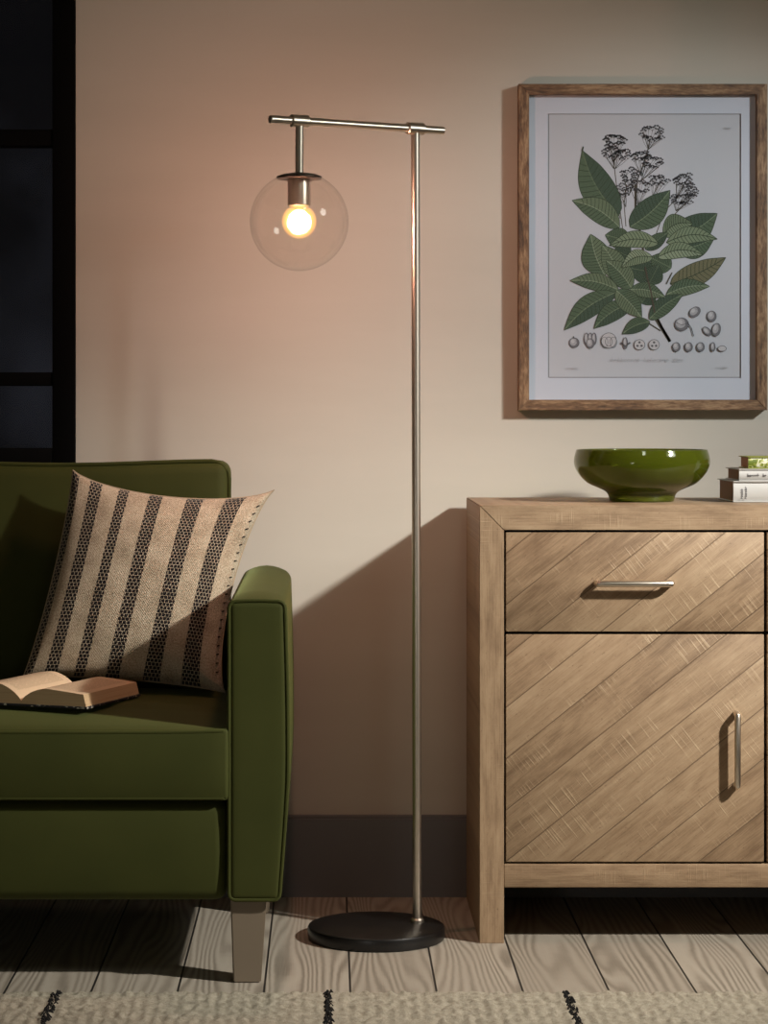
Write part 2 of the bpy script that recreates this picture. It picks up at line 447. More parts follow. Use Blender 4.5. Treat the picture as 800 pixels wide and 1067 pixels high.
# ------------------------------------------------------------------ sofa
AXI, AXO = -.1795, -.0776        # inner and outer face of the right arm
SX0 = -1.72; AW = AXO-AXI
SY0, SYB = 4.40, 5.13
sofa = thing('sofa', 'green velvet sofa with piped seat cushions and square arms', 'sofa', ((SX0+AXO)/2, (SY0+SYB)/2, 0))
def arm_fn(flip):
    def f(p):
        x, y, z = p
        c = (x-(AXI+AXO)/2)/(AW/2)
        t = min(max((y-SY0)/.6, 0), 1)
        if z > .5:
            z += (.013+.010*t)*(1-.75*c*c)*min(1, (y-SY0)/.05+.15)*((z-.5)/.19)**2
        k = min(max((.70-z)/.55, 0), 1)
        if c > 0: x += c*(.006*math.sin(k*PI)-.010*max(0, k-.6)/.4)
        if flip: x = SX0+(AXO-x)
        return (x, y, z)
    return f
def ring_front(x0, x1, z0, z1, y, r):
    pts = []
    for cx, cz, a in ((x1-r, z1-r, 0), (x0+r, z1-r, 90), (x0+r, z0+r, 180), (x1-r, z0+r, 270)):
        for k in range(5):
            t = math.radians(a+k*22.5); pts.append(Vector((cx+r*math.cos(t), y, cz+r*math.sin(t))))
    return pts
def dense(pts, step=.02, closed=True):
    out = []
    n = len(pts)
    for i in range(n if closed else n-1):
        a, c = pts[i], pts[(i+1) % n]; m = max(1, int((c-a).length/step))
        out += [a.lerp(c, k/m) for k in range(m)]
    if not closed: out.append(pts[-1])
    return out
for flip in (False, True):
    f = arm_fn(flip)
    arm = MB().rbox((AXI, SY0, .152), (AXO, SYB-.02, .690), .012, (6, 16, 14), f).build('arm', M['velvet'], sofa)
    loop = dense(ring_front(AXI+.001, AXO-.001, .1535, .6895, SY0+.004, .012))
    MB().tube([Vector(f(p)) for p in loop], .0036, 8, closed=True).build('piping', M['velvet'], arm)
IX0, IX1 = SX0+AW+.001, AXI-.001
# base rail
b = MB().rbox((IX0+.003, SY0+.012, .149), (IX1-.003, SYB-.02, .332), .022, (20, 8, 4), lambda p: (p.x, p.y-.006*math.sin(PI*min(max((p.z-.155)/.177, 0), 1)) if p.y < 4.6 else p.y, p.z))
b.build('seat_base', M['velvet'], sofa)
# seat cushions
mid = (IX0+IX1)/2
def seat_top(x, y, x0, x1):
    u = min(max((x-x0)/(x1-x0), 0), 1); v = min(max((y-SY0)/(.62), 0), 1)
    return .022*(max(0, 4*u*(1-u))**.45)*(max(0, 4*v*(1-v))**.6)
for x0, x1 in ((mid+.002, IX1+.001), (IX0-.001, mid-.002)):
    def cf(p, x0=x0, x1=x1):
        x, y, z = p
        k = (z-.334)/.128
        if k > .5: z += seat_top(x, y, x0, x1)*(k-.5)*2
        u = (x-x0)/(x1-x0)
        if y < 4.6: y -= .007*math.sin(PI*min(max(k, 0), 1))*max(0, 4*u*(1-u))**.3; z -= .004*max(0, 4*u*(1-u))**.4*(k > .5)
        return (x, y, z)
    sc = MB().rbox((x0, SY0-.003, .334), (x1, 5.02, .462), .007, (26, 22, 5), cf).build('seat_cushion', M['velvet'], sofa)
    for zz in (.459, .337):
        path = [Vector((x0+.003, 5.0, zz)), Vector((x0+.003, SY0+.006, zz)), Vector((x0+.010, SY0-.0005, zz)), Vector((x1-.010, SY0-.0005, zz)), Vector((x1-.003, SY0+.006, zz)), Vector((x1-.003, 5.0, zz))]
        pp = [Vector(cf(p)) for p in dense(path, .015, False)]
        MB().tube(pp, .0036, 8).build('piping', M['velvet'], sc)
# back
BX1 = at(238.5, 0, 4.99).x; BX0 = SX0+(AXO-BX1); BZ = at(0, 482.5, 4.99).z
def back_fn(p):
    x, y, z = p
    k = min(max((z-.30)/.63, 0), 1)
    u = min(max((x-BX0)/(BX1-BX0), 0), 1)
    if y < 5.05: y -= .022*math.sin(PI*k)*max(0, 4*u*(1-u))**.4
    z += .004*math.cos((x-BX1)*9)*(k > .9)
    return (x, y, z)
back = MB().rbox((BX0, 4.99, .20), (BX1, SYB, BZ), .026, (24, 3, 16), back_fn).build('backrest', M['velvet'], sofa)
loop = dense(ring_front(BX0, BX1, .21, BZ, 5.004, .036), .02)
MB().tube([Vector(back_fn(p)) for p in loop], .0044, 8, closed=True).build('piping', M['velvet'], back)
# legs
def leg(xc, yc, sgn):
    b = MB()
    z0, z1 = 0, .156
    w1, w0 = .0655, .050
    xa1, xb1 = xc-w1/2, xc+w1/2
    xa0, xb0 = xa1+.005, xa1+.005+w0
    if sgn < 0: xb0 = xb1-.005; xa0 = xb0-w0
    ya1, yb1, ya0, yb0 = yc-w1/2, yc+w1/2, yc-w0/2, yc+w0/2
    lo = [b.b.verts.new(p) for p in ((xa0, ya0, 0), (xb0, ya0, 0), (xb0, yb0, 0), (xa0, yb0, 0))]
    hi = [b.b.verts.new(p) for p in ((xa1, ya1, z1), (xb1, ya1, z1), (xb1, yb1, z1), (xa1, yb1, z1))]
    b.face(lo[::-1]); b.face(hi)
    for k in range(4): b.face([lo[k], lo[(k+1) % 4], hi[(k+1) % 4], hi[k]])
    bmesh.ops.bevel(b.b, geom=b.b.edges[:], offset=.0025, segments=2, affect='EDGES')
    return b
lx = at(259, 0, 4.43).x
for xc, sg in ((lx, 1), (SX0+AXO-lx, -1)):
    for yc in (4.447, 5.06):
        leg(xc, yc, sg).build('leg', M['leg'], sofa, angle=20)

# ------------------------------------------------------------------ striped cushion leaning on the sofa back
TL, TR = at(76, 490, 4.915), at(285, 511, 4.925)
BL, BR = at(24, 706, 4.82), at(234, 721.5, 4.785)
def pil(u, v, side):
    p = (TL.lerp(TR, u)).lerp(BL.lerp(BR, u), 1-v)
    su, sv = 4*u*(1-u), 4*v*(1-v)
    # edges drawn in between the corners
    ex = (TR-TL).normalized(); ez = (TL-BL).normalized()
    nrm = ex.cross(ez).normalized()      # towards the back
    if nrm.y > 0: nrm = -nrm             # towards the room
    pl, pr, ptop, pbt = .012, .036, .036, .012
    w = abs(1-2*u)**1.6
    p = p+ex*((sv**.7)*w*(pl if u < .5 else -pr))
    w = abs(1-2*v)**1.6
    p = p+ez*((su**.7)*w*(pbt if v < .5 else -ptop))
    th = .070*(max(su, 0)**.52)*(max(sv, 0)**.52)
    wob = .006*noise.noise(Vector((u*4, v*4, 3)))*su*sv
    fr = 1.0 if side > 0 else .72
    return p+nrm*side*(th*fr+wob+.003)
cu = thing('cushion', 'cream woven cushion with black dashed stripes leaning on the sofa back', 'cushion', ((BL+BR)/2))
b = MB(); N = 48; uvl = b.b.loops.layers.uv.new('UVMap'); grids = {}
for side in (1, -1):
    g = [[b.b.verts.new(pil(i/N, j/N, side)) for j in range(N+1)] for i in range(N+1)]
    grids[side] = g
    for i in range(N):
        for j in range(N):
            q = [(i, j), (i+1, j), (i+1, j+1), (i, j+1)]
            if side < 0: q = q[::-1]
            f = b.face([g[a][c] for a, c in q])
            for l, (a, c) in zip(f.loops, q): l[uvl].uv = (a/N, c/N)
bd = [(i, 0) for i in range(N)]+[(N, j) for j in range(N)]+[(i, N) for i in range(N, 0, -1)]+[(0, j) for j in range(N, 0, -1)]
for k in range(len(bd)):
    a, c = bd[k], bd[(k+1) % len(bd)]
    f = b.face([grids[1][a[0]][a[1]], grids[-1][a[0]][a[1]], grids[-1][c[0]][c[1]], grids[1][c[0]][c[1]]])
    if f:
        for l in f.loops: l[uvl].uv = (a[0]/N, a[1]/N)
b.build('cushion_cover', M['cushion'], cu, angle=80)
pts = [pil(a/N, c/N, 0.0)*1 for a, c in bd]
MB().tube([p for p in pts], .0024, 8, closed=True).build('seam', flat('cream_thread', lin(164, 148, 124), .95), cu)
# dark overlocked stitches down the right edge
b = MB()
for k in range(4, 46):
    p = pil(.972, k/N, 1); q = pil(.985, (k+.25)/N, 1)
    if k % 2 == 0: b.tube([p+Vector((0, -.0015, 0)), q+Vector((0, -.0015, 0))], .0014, 5)
b.build('edge_stitching', M['black_wool'], cu)

# ------------------------------------------------------------------ open book on the seat
zt = .4892
gf = Vector((-.571, 4.552, zt)); gd = Vector((.362, .932, 0)).normalized(); gw = Vector((gd.y, -gd.x, 0))
HB, WB = .225, .128
ob = thing('open_book', 'open paperback lying face up on the green seat cushion', 'book', gf+gd*HB/2-Vector((0, 0, .004)))
ncol = 20
def sect(t, s):   # height of page surface across the half, t 0..1 from gutter
    return .006+.024*(math.sin(min(t/.42, 1)*PI/2)**.7)*(1-.32*max(0, (t-.42)/.58)) + (.007*math.sin(PI*t) if s < 0 else 0)
for s in (1, -1):
    b = MB(); uvl = b.b.loops.layers.uv.new('UVMap')
    top = []; bot = []
    for i in range(ncol+1):
        t = i/ncol; w = WB*t
        col = []; colb = []
        for j in range(2):
            base = gf+gd*(HB*j)+gw*(s*(w+.0005))
            col.append(b.b.verts.new(base+Vector((0, 0, sect(t, s)))))
            over = gw*(s*(.006*t))
            colb.append(b.b.verts.new(base+over+Vector((0, 0, 0.0))))
        top.append(col); bot.append(colb)
    for i in range(ncol):
        b.mi = 0
        f = b.face([top[i][0], top[i+1][0], top[i+1][1], top[i][1]])
        for l, uv in zip(f.loops, ((i/ncol, 0), ((i+1)/ncol, 0), ((i+1)/ncol, 1), (i/ncol, 1))): l[uvl].uv = uv
        b.mi = 1
        b.face([bot[i][0], bot[i+1][0], top[i+1][0], top[i][0]]); b.face([bot[i][1], bot[i+1][1], top[i+1][1], top[i][1]])
        b.face([bot[i][0], bot[i+1][0], bot[i+1][1], bot[i][1]])
    b.face([top[-1][0], bot[-1][0], bot[-1][1], top[-1][1]]); b.face([top[0][0], bot[0][0], bot[0][1], top[0][1]])
    b.build('page_block', [M['page'], M['pages']], ob, angle=30)
b = MB()
for s in (1, -1):
    P = [gf-gd*.003, gf-gd*.003+gw*(s*(WB+.009)), gf+gd*(HB+.003)+gw*(s*(WB+.009)), gf+gd*(HB+.003)]
    lo = [b.b.verts.new(p-Vector((0, 0, .004))) for p in P]; hi = [b.b.verts.new(p-Vector((0, 0, .0004))) for p in P]
    b.face(lo[::-1]); b.face(hi)
    for k in range(4): b.face([lo[k], lo[(k+1) % 4], hi[(k+1) % 4], hi[k]])
t = NT('patterned_cover'); v_ = t.new('ShaderNodeTexVoronoi'); t.l.new(t.coord(), v_.inputs['Vector']); v_.inputs['Scale'].default_value = 110
M['pattern'] = t.done(t.pbsdf(t.ramp(v_.outputs['Distance'], [(.25, lin(170, 165, 150)), (.4, lin(30, 30, 38))]), .6))
b.build('cover', M['pattern'], ob, smooth=False)

# ------------------------------------------------------------------ sideboard
FY, BY = 4.753, 5.203
K = FY/F
def X_(px, Y=FY): return (px-VX)*Y/F
def Z_(py, Y=FY): return EYE-(py-VY)*Y/F
SBX0, SBX1 = X_(499.5), 1.412
ST = X_(525)-SBX0
ZT, ZU = Z_(526.5), Z_(552.5)
so = Vector(((SBX0+SBX1)/2, (FY+BY)/2, 0))
sb = thing('sideboard', 'reclaimed oak sideboard with diagonal plank drawer and door fronts', 'sideboard', so)
M['oak_d'] = m_oak('diagonal_oak_boards', 'diag', so)
M['oak_v'] = m_oak('oak_upright', 'vert', so); M['oak_h'] = m_oak('oak_rail', 'horiz', so)
M['oak_s'] = m_oak('oak_side', 'side', so)
def oak_box(name, A, B, mat, par=sb, bev=.002): return MB().box(A, B, bev).build(name, mat, par, angle=50)
def prism(name, poly, mat):
    b = MB()
    f = [b.b.verts.new((x, FY, z)) for x, z in poly]; k_ = [b.b.verts.new((x, BY, z)) for x, z in poly]
    b.face(f); b.face(k_[::-1]); n = len(poly)
    for q in range(n): b.face([f[q], f[(q+1) % n], k_[(q+1) % n], k_[q]])
    bmesh.ops.recalc_face_normals(b.b, faces=b.b.faces[:])
    bmesh.ops.bevel(b.b, geom=b.b.edges[:], offset=.0009, segments=2, affect='EDGES')
    return b.build(name, mat, sb, angle=50)
prism('top', [(SBX0, ZT), (SBX0+ST, ZU), (SBX1-ST, ZU), (SBX1, ZT)], M['oak_h'])
prism('side_panel', [(SBX0, 0), (SBX0+ST, 0), (SBX0+ST, ZU-.0004), (SBX0, ZT-.0006)], M['oak_v'])
prism('side_panel', [(SBX1, 0), (SBX1-ST, 0), (SBX1-ST, ZU-.0004), (SBX1, ZT-.0006)], M['oak_v'])
ZR0, ZR1 = Z_(925), Z_(900.5)
oak_box('bottom_rail', (SBX0+ST, FY+.001, ZR0), (SBX1-ST, FY+.045, ZR1), M['oak_h'])
oak_box('bottom_panel', (SBX0+ST, FY+.046, ZR0+.02), (SBX1-ST, BY-.012, ZR1), M['oak_h'])
oak_box('back_panel', (SBX0+ST, BY-.012, ZR0+.02), (SBX1-ST, BY, ZU), M['oak_h'])
DX = [(X_(527), X_(796)), (X_(799.3), SBX1-ST-.004)]
xm = (DX[0][1]+DX[1][0])/2
oak_box('divider', (xm-.012, FY+.022, ZR1), (xm+.012, BY-.013, ZU), M['recess'])
oak_box('shelf', (SBX0+ST, FY+.024, Z_(664)), (SBX1-ST, BY-.013, Z_(654)), M['recess'])
DZ = (Z_(658.3), Z_(554.8)); OZ = (Z_(898.3), Z_(661.2))
def handle(a, c, par):
    """bar handle from a to c standing off the front"""
    off = .0225; u = (c-a).normalized(); r = .0062
    yb = Vector((0, off, 0))
    b = MB()
    p0 = [a+yb, a+Vector((0, .006, 0)), a+u*.0018+Vector((0, .0018, 0)), a+u*.006]
    p1 = [c-u*.006, c-u*.0018+Vector((0, .0018, 0)), c+Vector((0, .006, 0)), c+yb]
    b.tube(p0+p1, r, 16)
    return b.build('handle', M['nickel'], par)
for i, (xa, xb) in enumerate(DX):
    dr = oak_box('drawer', (xa, FY+.0015, DZ[0]), (xb, FY+.022, DZ[1]), M['oak_d'], sb, .0012)
    do = oak_box('door', (xa, FY+.0015, OZ[0]), (xb, FY+.022, OZ[1]), M['oak_d'], sb, .0012)
    if i == 0:
        h0, h1 = at(623, 608.5, FY-.0215), at(700, 608.5, FY-.0215)
        v0, v1 = at(768.5, 745, FY-.0215), at(768.5, 820, FY-.0215)
    else:
        cx = (DX[0][0]+DX[0][1])/2; dx = (xa+xb)/2-cx
        mx = DX[0][1]+DX[1][0]-v0.x
        h0 = h0+Vector((dx, 0, 0)); h1 = h1+Vector((dx, 0, 0))
        v0 = Vector((mx, v0.y, v0.z)); v1 = Vector((mx, v1.y, v1.z))
    handle(h0, h1, dr); handle(v1, v0, do)

# ------------------------------------------------------------------ green glass bowl
t = NT('green_glass')
M['green_glass'] = t.done(t.pbsdf(lin(108, 118, 30), .03, 0, Transmission_Weight=.75, IOR=1.45, Specular_IOR_Level=.5))
YB = 4.965; kb = YB/F; bcx = (668.5-VX)*kb
prof = []
for y, r in ((523.0, 31), (522.6, 33), (520, 34), (516, 35), (512.5, 38), (509.5, 44), (505, 54.5), (500, 61), (494, 66), (488, 69.3), (482, 70.5), (476, 70.0), (470, 68.2)):
    prof.append((r*kb, (522.9-y)*kb))
sm = []
for i in range(len(prof)-1):
    p0, p1, p2, p3 = prof[max(i-1, 0)], prof[i], prof[i+1], prof[min(i+2, len(prof)-1)]
    for k in range(4):
        q = k/4
        sm.append(tuple(.5*((2*p1[d])+(-p0[d]+p2[d])*q+(2*p0[d]-5*p1[d]+4*p2[d]-p3[d])*q*q+(-p0[d]+3*p1[d]-3*p2[d]+p3[d])*q**3) for d in (0, 1)))
sm.append(prof[-1])
tk = .0042
rim = sm[-1]
inner = [(rim[0]-.0004, rim[1]+.0016), (rim[0]-tk/2, rim[1]+.0023), (rim[0]-tk+.0004, rim[1]+.0014)]
inner += [(max(r-tk, .001), z) for r, z in reversed(sm) if z > .020] + [(0, .0135)]
bowl = MB().lathe([(0, .0)]+sm+inner, (bcx, YB, ZT+.0003), 96).build('bowl', M['green_glass'], None, loc=(bcx, YB, ZT+.0003), angle=60)
bowl['label'] = 'round green glass bowl on the sideboard top'; bowl['category'] = 'bowl'; bowl['kind'] = 'thing'

# ------------------------------------------------------------------ books stacked on the sideboard
t = NT('leafy_green_spine'); n_ = t.noise(t.coord(), 75, 3, .6, 1.2)
M['leafy'] = t.done(t.pbsdf(t.ramp(n_, [(.44, lin(96, 112, 28)), (.50, lin(168, 172, 84)), (.60, lin(226, 226, 208))]), .5))
M['olive_cover'] = flat('olive_cover', lin(140, 146, 70), .5)
M['brown_cover'] = flat('brown_cover', lin(110, 84, 66), .6)
def scribble(b, o, ux, uz, w, h, n, width, rr):
    """one word of lettering, as pen strokes, on the plane (ux, uz) from o"""
    nrm = ux.cross(uz).normalized()
    x = 0
    while x < n:
        kind = rr.choice('aaiuoldbn')
        hgt = h*(1.0 if kind in 'ldb' or x == 0 else .58)
        cw = w/n
        x0 = x*cw
        stem = [o+ux*(x0+cw*.2)+uz*0, o+ux*(x0+cw*.3)+uz*hgt]
        arcs = [o+ux*(x0+cw*(.5-.28*math.cos(a)))+uz*(h*.29*(1+math.sin(a))) for a in [k*PI/4 for k in range(9 if kind in 'aodb' else 5)]]
        for pl in (stem, arcs):
            for a, c in zip(pl, pl[1:]):
                dd = (c-a)
                if dd.length < 1e-7: continue
                sd = dd.normalized().cross(nrm)*width/2
                b.poly([a-sd, c-sd, c+sd, a+sd])
        x += 1
rr = random.Random(4)
def closed_book(name, label, x0, y0, z0, w, dpt, hgt, covm, pagem, rot=0, spine_m=None, deco=None):
    o = thing(name, label, 'book', (x0+w/2, y0+dpt/2, z0), 'books stacked on the sideboard')
    ct = .0022
    covers = MB()
    covers.box((x0, y0, z0), (x0+w, y0+dpt, z0+ct), .0006); covers.box((x0, y0, z0+hgt-ct), (x0+w, y0+dpt, z0+hgt), .0006)
    covers.build('cover', covm, o, angle=40)
    n = 6; b = MB()
    pts = [(y0+.006-.0058*math.sin(PI*k/n)**.6, z0+ct*.2+(hgt-ct*.4)*k/n) for k in range(n+1)]
    fr = [[b.b.verts.new((x, y, z)) for y, z in pts] for x in (x0+.0003, x0+w-.0003)]
    bk = [[b.b.verts.new((x, y0+.0068, z)) for y, z in pts] for x in (x0+.0003, x0+w-.0003)]
    for k in range(n):
        b.face([fr[0][k], fr[1][k], fr[1][k+1], fr[0][k+1]]); b.face([bk[0][k], bk[1][k], bk[1][k+1], bk[0][k+1]])
        for q in (0, 1): b.face([fr[q][k], fr[q][k+1], bk[q][k+1], bk[q][k]])
    for k in (0, n): b.face([fr[0][k], fr[1][k], bk[1][k], bk[0][k]])
    sp = b.build('spine', spine_m or covm, o, angle=60)
    MB().box((x0+.004, y0+.0072, z0+ct), (x0+w-.004, y0+dpt-.004, z0+hgt-ct)).build('page_block', pagem, o, smooth=False)
    if deco:
        d_ = MB(); deco(d_); q = d_.build('lettering', M['ink'], sp, smooth=False, norm=False)
    o.rotation_euler.z = rot
    return o
zb0 = ZT+.0004
H1, H2, H3 = .0425, .0240, .0245
xs = X_(764, 4.906)
UX, UZ = Vector((1, 0, 0)), Vector((0, 0, 1))
def deco1(d_):
    for k, (n, w) in enumerate(((5, .021), (6, .026))):
        scribble(d_, Vector((xs+.019+.008*k, 4.9062-.0006, zb0+.006)), Vector((0, 0, 1)), Vector((-1, 0, 0)), w, .0055, n, .0009, rr)
closed_book('hardback_book', 'thick white hardback at the bottom of the book stack', xs, 4.906, zb0, .24, .20, H1, M['white_cover'], M['brown_pages'], 0, None, deco1)
xs2 = X_(770, 4.908)
def deco2(d_):
    o_ = Vector((xs2+.016, 4.9082-.0006, zb0+H1+.0085)); p = 0
    for n, w in ((6, .024), (2, .008), (7, .030), (5, .02)):
        scribble(d_, o_+UX*p, UX, UZ, w, .0065, n, .0009, rr); p += w+.007
closed_book('hardback_book', 'slim white book with grey spine lettering, middle of the stack', xs2, 4.908, zb0+H1+.0003, .20, .165, H2, M['white_cover'], M['brown_pages'])
# the middle book carries its lettering on the spine
sp2 = [o for o in C.objects if o.name.startswith('spine')][-1]
d_ = MB(); deco2(d_); d_.build('lettering', M['ink'], sp2, smooth=False, norm=False)
xs3 = X_(779.5, 4.912)
closed_book('hardback_book', 'small book with leafy green spine on top of the stack', xs3, 4.912, zb0+H1+H2+.0006, .16, .115, H3, M['olive_cover'], M['brown_pages'], 0, M['leafy'])

# ------------------------------------------------------------------ framed botanical print
PY = 5.203                 # front of the frame
def P_(px, py, Y=PY): return at(px, py, Y)
fx0, fx1 = P_(540.2, 0).x, P_(799.2, 0).x; fz0, fz1 = P_(0, 427.5).z, P_(0, 87.3).z
fw = .0225
pic = thing('framed_print', 'wood framed botanical print hanging above the sideboard', 'picture', ((fx0+fx1)/2, WY, fz0))
b = MB()
outer = [(fx0, fz0), (fx1, fz0), (fx1, fz1), (fx0, fz1)]
inn = [(fx0+fw, fz0+fw), (fx1-fw, fz0+fw), (fx1-fw, fz1-fw), (fx0+fw, fz1-fw)]
for k in range(4):
    q = [outer[k], outer[(k+1) % 4], inn[(k+1) % 4], inn[k]]
    b.mi = 1-k % 2
    f0 = [b.b.verts.new((x, PY, z)) for x, z in q]; f1 = [b.b.verts.new((x, WY-.0005, z)) for x, z in q]
    b.face(f0); b.face(f1[::-1])
    for j in range(4): b.face([f0[j], f0[(j+1) % 4], f1[(j+1) % 4], f1[j]])
bmesh.ops.bevel(b.b, geom=[e for e in b.b.edges if all(abs(v.co.y-PY) < 1e-6 for v in e.verts)], offset=.0012, segments=2, affect='EDGES')
b.build('frame', [M['frame'], M['frame_h']], pic, angle=30)
MY = PY+.016               # face of the mount
px0, px1 = (570.5-VX)*MY/F, (772-VX)*MY/F; pz0, pz1 = EYE-(394-VY)*MY/F, EYE-(118.5-VY)*MY/F
b = MB()
ix0, ix1, iz0, iz1 = fx0+fw-.004, fx1-fw+.004, fz0+fw-.004, fz1-fw+.004
for A, B in (((ix0, iz0), (px0, iz1)), ((px1, iz0), (ix1, iz1)), ((px0, iz0), (px1, pz0)), ((px0, pz1), (px1, iz1))):
    b.box((A[0], MY, A[1]), (B[0], MY+.003, B[1]))
b.build('mount', M['mat'], pic, smooth=False)
MB().box((ix0, MY+.006, iz0), (ix1, MY+.009, iz1)).build('backing_board', M['book_cover'], pic, smooth=False)
MB().box((fx0+fw-.003, PY+.005, fz0+fw-.003), (fx1-fw+.003, PY+.007, fz1-fw+.003)).build('glazing', M['glazing'], pic, smooth=False)
# the print sheet with its drawing, all as thin layers of ink on paper
IY = MY+.0032
greens = [lin(*c) for c in ((62, 80, 64), (78, 96, 74), (98, 113, 88), (116, 131, 104), (132, 146, 120), (104, 102, 76))]
pm = [M['print'], M['plate'], M['ink']]+[flat('leaf_ink', g, .85) for g in greens]+[flat('vein_ink', lin(44, 58, 40), .85), flat('pale_ink', lin(160, 160, 163), .85), flat('twig_ink', lin(72, 66, 54), .85), flat('shade_ink', lin(106, 106, 110), .85), flat('faint_ink', lin(182, 182, 184), .85)]
VEIN, PALE, TWIG, SHADE, LIGHT = 9, 10, 11, 12, 13
b = MB(); depth = [0]
b.mi = 0; b.box((px0-.002, IY, pz0-.002), (px1+.002, IY+.0012, pz1+.002))
def c_(x, y):    # coordinates measured on a 2.5x enlargement of the picture
    return Vector(((480+x/2.5-VX)*IY/F, IY-.00006-depth[0]*.000022, EYE-(60+y/2.5-VY)*IY/F))
def line(pts, w, mi):
    b.mi = mi; ps = [c_(*p) for p in pts]; w = w*IY/F/2.5/2
    L = []; R = []
    for i, p in enumerate(ps):
        dd = (ps[min(i+1, len(ps)-1)]-ps[max(i-1, 0)]); dd.y = 0
        if dd.length < 1e-9: dd = Vector((1, 0, 0))
        nn = Vector((-dd.z, 0, dd.x)).normalized()*w
        L.append(b.b.verts.new(p+nn)); R.append(b.b.verts.new(p-nn))
    for i in range(len(ps)-1): b.face([L[i], L[i+1], R[i+1], R[i]])
def blob(x, y, rx, ry, mi, n=14, rot=0):
    b.mi = mi; ca, sa = math.cos(rot), math.sin(rot)
    b.poly([c_(x+rx*math.cos(a)*ca-ry*math.sin(a)*sa, y+rx*math.cos(a)*sa+ry*math.sin(a)*ca) for a in [2*PI*k/n for k in range(n)]])
def ringl(x, y, rx, ry, w, mi, rot=0, a0=0, a1=2*PI):
    ca, sa = math.cos(rot), math.sin(rot)
    line([(x+rx*math.cos(a)*ca-ry*math.sin(a)*sa, y+rx*math.cos(a)*sa+ry*math.sin(a)*ca) for a in [a0+(a1-a0)*k/16 for k in range(17)]], w, mi)
def leaf(bx, by, tx, ty, w, bend, g1, g2, split=.5):
    """leaf from base to tip; w full width, bend sideways bow of the midrib; two tints either side"""
    L = math.hypot(tx-bx, ty-by); ux, uy = (tx-bx)/L, (ty-by)/L; nx, ny = -uy, ux
    n = 14; mid_, A, B_ = [], [], []
    for k in range(n+1):
        t = k/n; s = math.sin(PI*t**.82)**.8 if 0 < t < 1 else 0
        s *= (1-.25*max(0, t-.75)/.25)
        bo = bend*math.sin(PI*t)
        m = (bx+ux*L*t+nx*bo, by+uy*L*t+ny*bo); mid_.append(m)
        A.append((m[0]+nx*w*split*s, m[1]+ny*w*split*s)); B_.append((m[0]-nx*w*(1-split)*s, m[1]-ny*w*(1-split)*s))
    for side, gi in ((A, g1), (B_, g2)):
        b.mi = 3+gi
        for k in range(n):
            q = [mid_[k], mid_[k+1], side[k+1], side[k]]
            ps = []
            for p in q:
                if not ps or (abs(p[0]-ps[-1][0])+abs(p[1]-ps[-1][1])) > 1e-6: ps.append(p)
            if len(ps) > 2: b.poly([c_(*p) for p in ps])
    depth[0] += 1
    line(A, 1.6, VEIN); line(B_, 1.6, VEIN)
    line(mid_, 2.0, VEIN if g1 > 2 else 3+min(g1+2, 4))
    for k in range(2, n-2):
        for side, gi in ((A, g1), (B_, g2)):
            e = side[min(k+1, n)]; m = mid_[k]
            line([m, (m[0]*.45+e[0]*.55+ux*1, m[1]*.45+e[1]*.55+uy*1), (m[0]*.08+e[0]*.92+ux*3, m[1]*.08+e[1]*.92+uy*3)], 1.5, VEIN)
    depth[0] += 1
# plate mark round the drawing
for A, B in (((229, 147), (728, 147)), ((728, 147), (728, 833)), ((728, 833), (229, 833)), ((229, 833), (229, 147))): line([A, B], 2.6, 1)
# stems
rs = random.Random(3)
line([(545, 740), (525, 705), (505, 665), (495, 610), (480, 540), (470, 470), (455, 400), (455, 330)], 6, TWIG)
line([(545, 740), (520, 700), (500, 668)], 9, TWIG)
line([(440, 640), (470, 680), (520, 712)], 4, TWIG)
for pts in ([(425, 470), (415, 400), (405, 330), (398, 270)], [(470, 470), (455, 400), (460, 320), (485, 250), (492, 215)], [(430, 440), (425, 380), (432, 330)], [(505, 470), (530, 400), (560, 370), (580, 330)], [(515, 475), (560, 405), (590, 375)], [(470, 440), (490, 380), (515, 330)], [(415, 420), (395, 340)]):
    line(pts, 2.2, TWIG)
depth[0] += 1
def umbel(cx, cy, rx, ry, n, root):
    # a flat-topped flower head: small arched tufts on thin rays
    for k in range(n):
        a = 2*PI*k/n+rs.uniform(-.2, .2); q = rs.uniform(.45, 1)
        x, y = cx+rx*math.cos(a)*q, cy+ry*math.sin(a)*q
        line([root, ((root[0]+x)/2+rs.uniform(-2, 2), (root[1]+y)/2+4), (x, y+6)], .8, TWIG)
        w = rs.uniform(6, 9)
        ringl(x, y+3, w, w*.75, 1.3, 2, 0, PI*1.08, PI*1.92)
        for j in range(4):
            aa = PI*(1.12+.76*j/3)
            line([(x, y+7), (x+w*math.cos(aa), y+3+w*.75*math.sin(aa))], .7, TWIG)
            blob(x+w*math.cos(aa), y+3+w*.75*math.sin(aa), rs.uniform(2.2, 3.2), rs.uniform(2.0, 2.8), 2, 7)
umbel(400, 215, 34, 20, 16, (398, 275)); umbel(388, 245, 22, 14, 9, (398, 290)); umbel(422, 250, 18, 14, 8, (402, 290))
umbel(498, 198, 30, 20, 16, (488, 240)); umbel(470, 255, 26, 14, 11, (470, 310)); umbel(500, 272, 24, 18, 12, (470, 320))
umbel(440, 305, 28, 18, 12, (438, 360)); umbel(515, 318, 24, 14, 10, (500, 370)); umbel(465, 335, 30, 18, 12, (462, 385)); umbel(420, 345, 18, 16, 8, (430, 390))
umbel(578, 318, 26, 18, 13, (560, 370)); umbel(600, 345, 18, 16, 9, (570, 380)); umbel(575, 368, 30, 18, 13, (560, 400))
depth[0] += 2
leaf(590, 470, 640, 430, 70, 0, 0, 0)
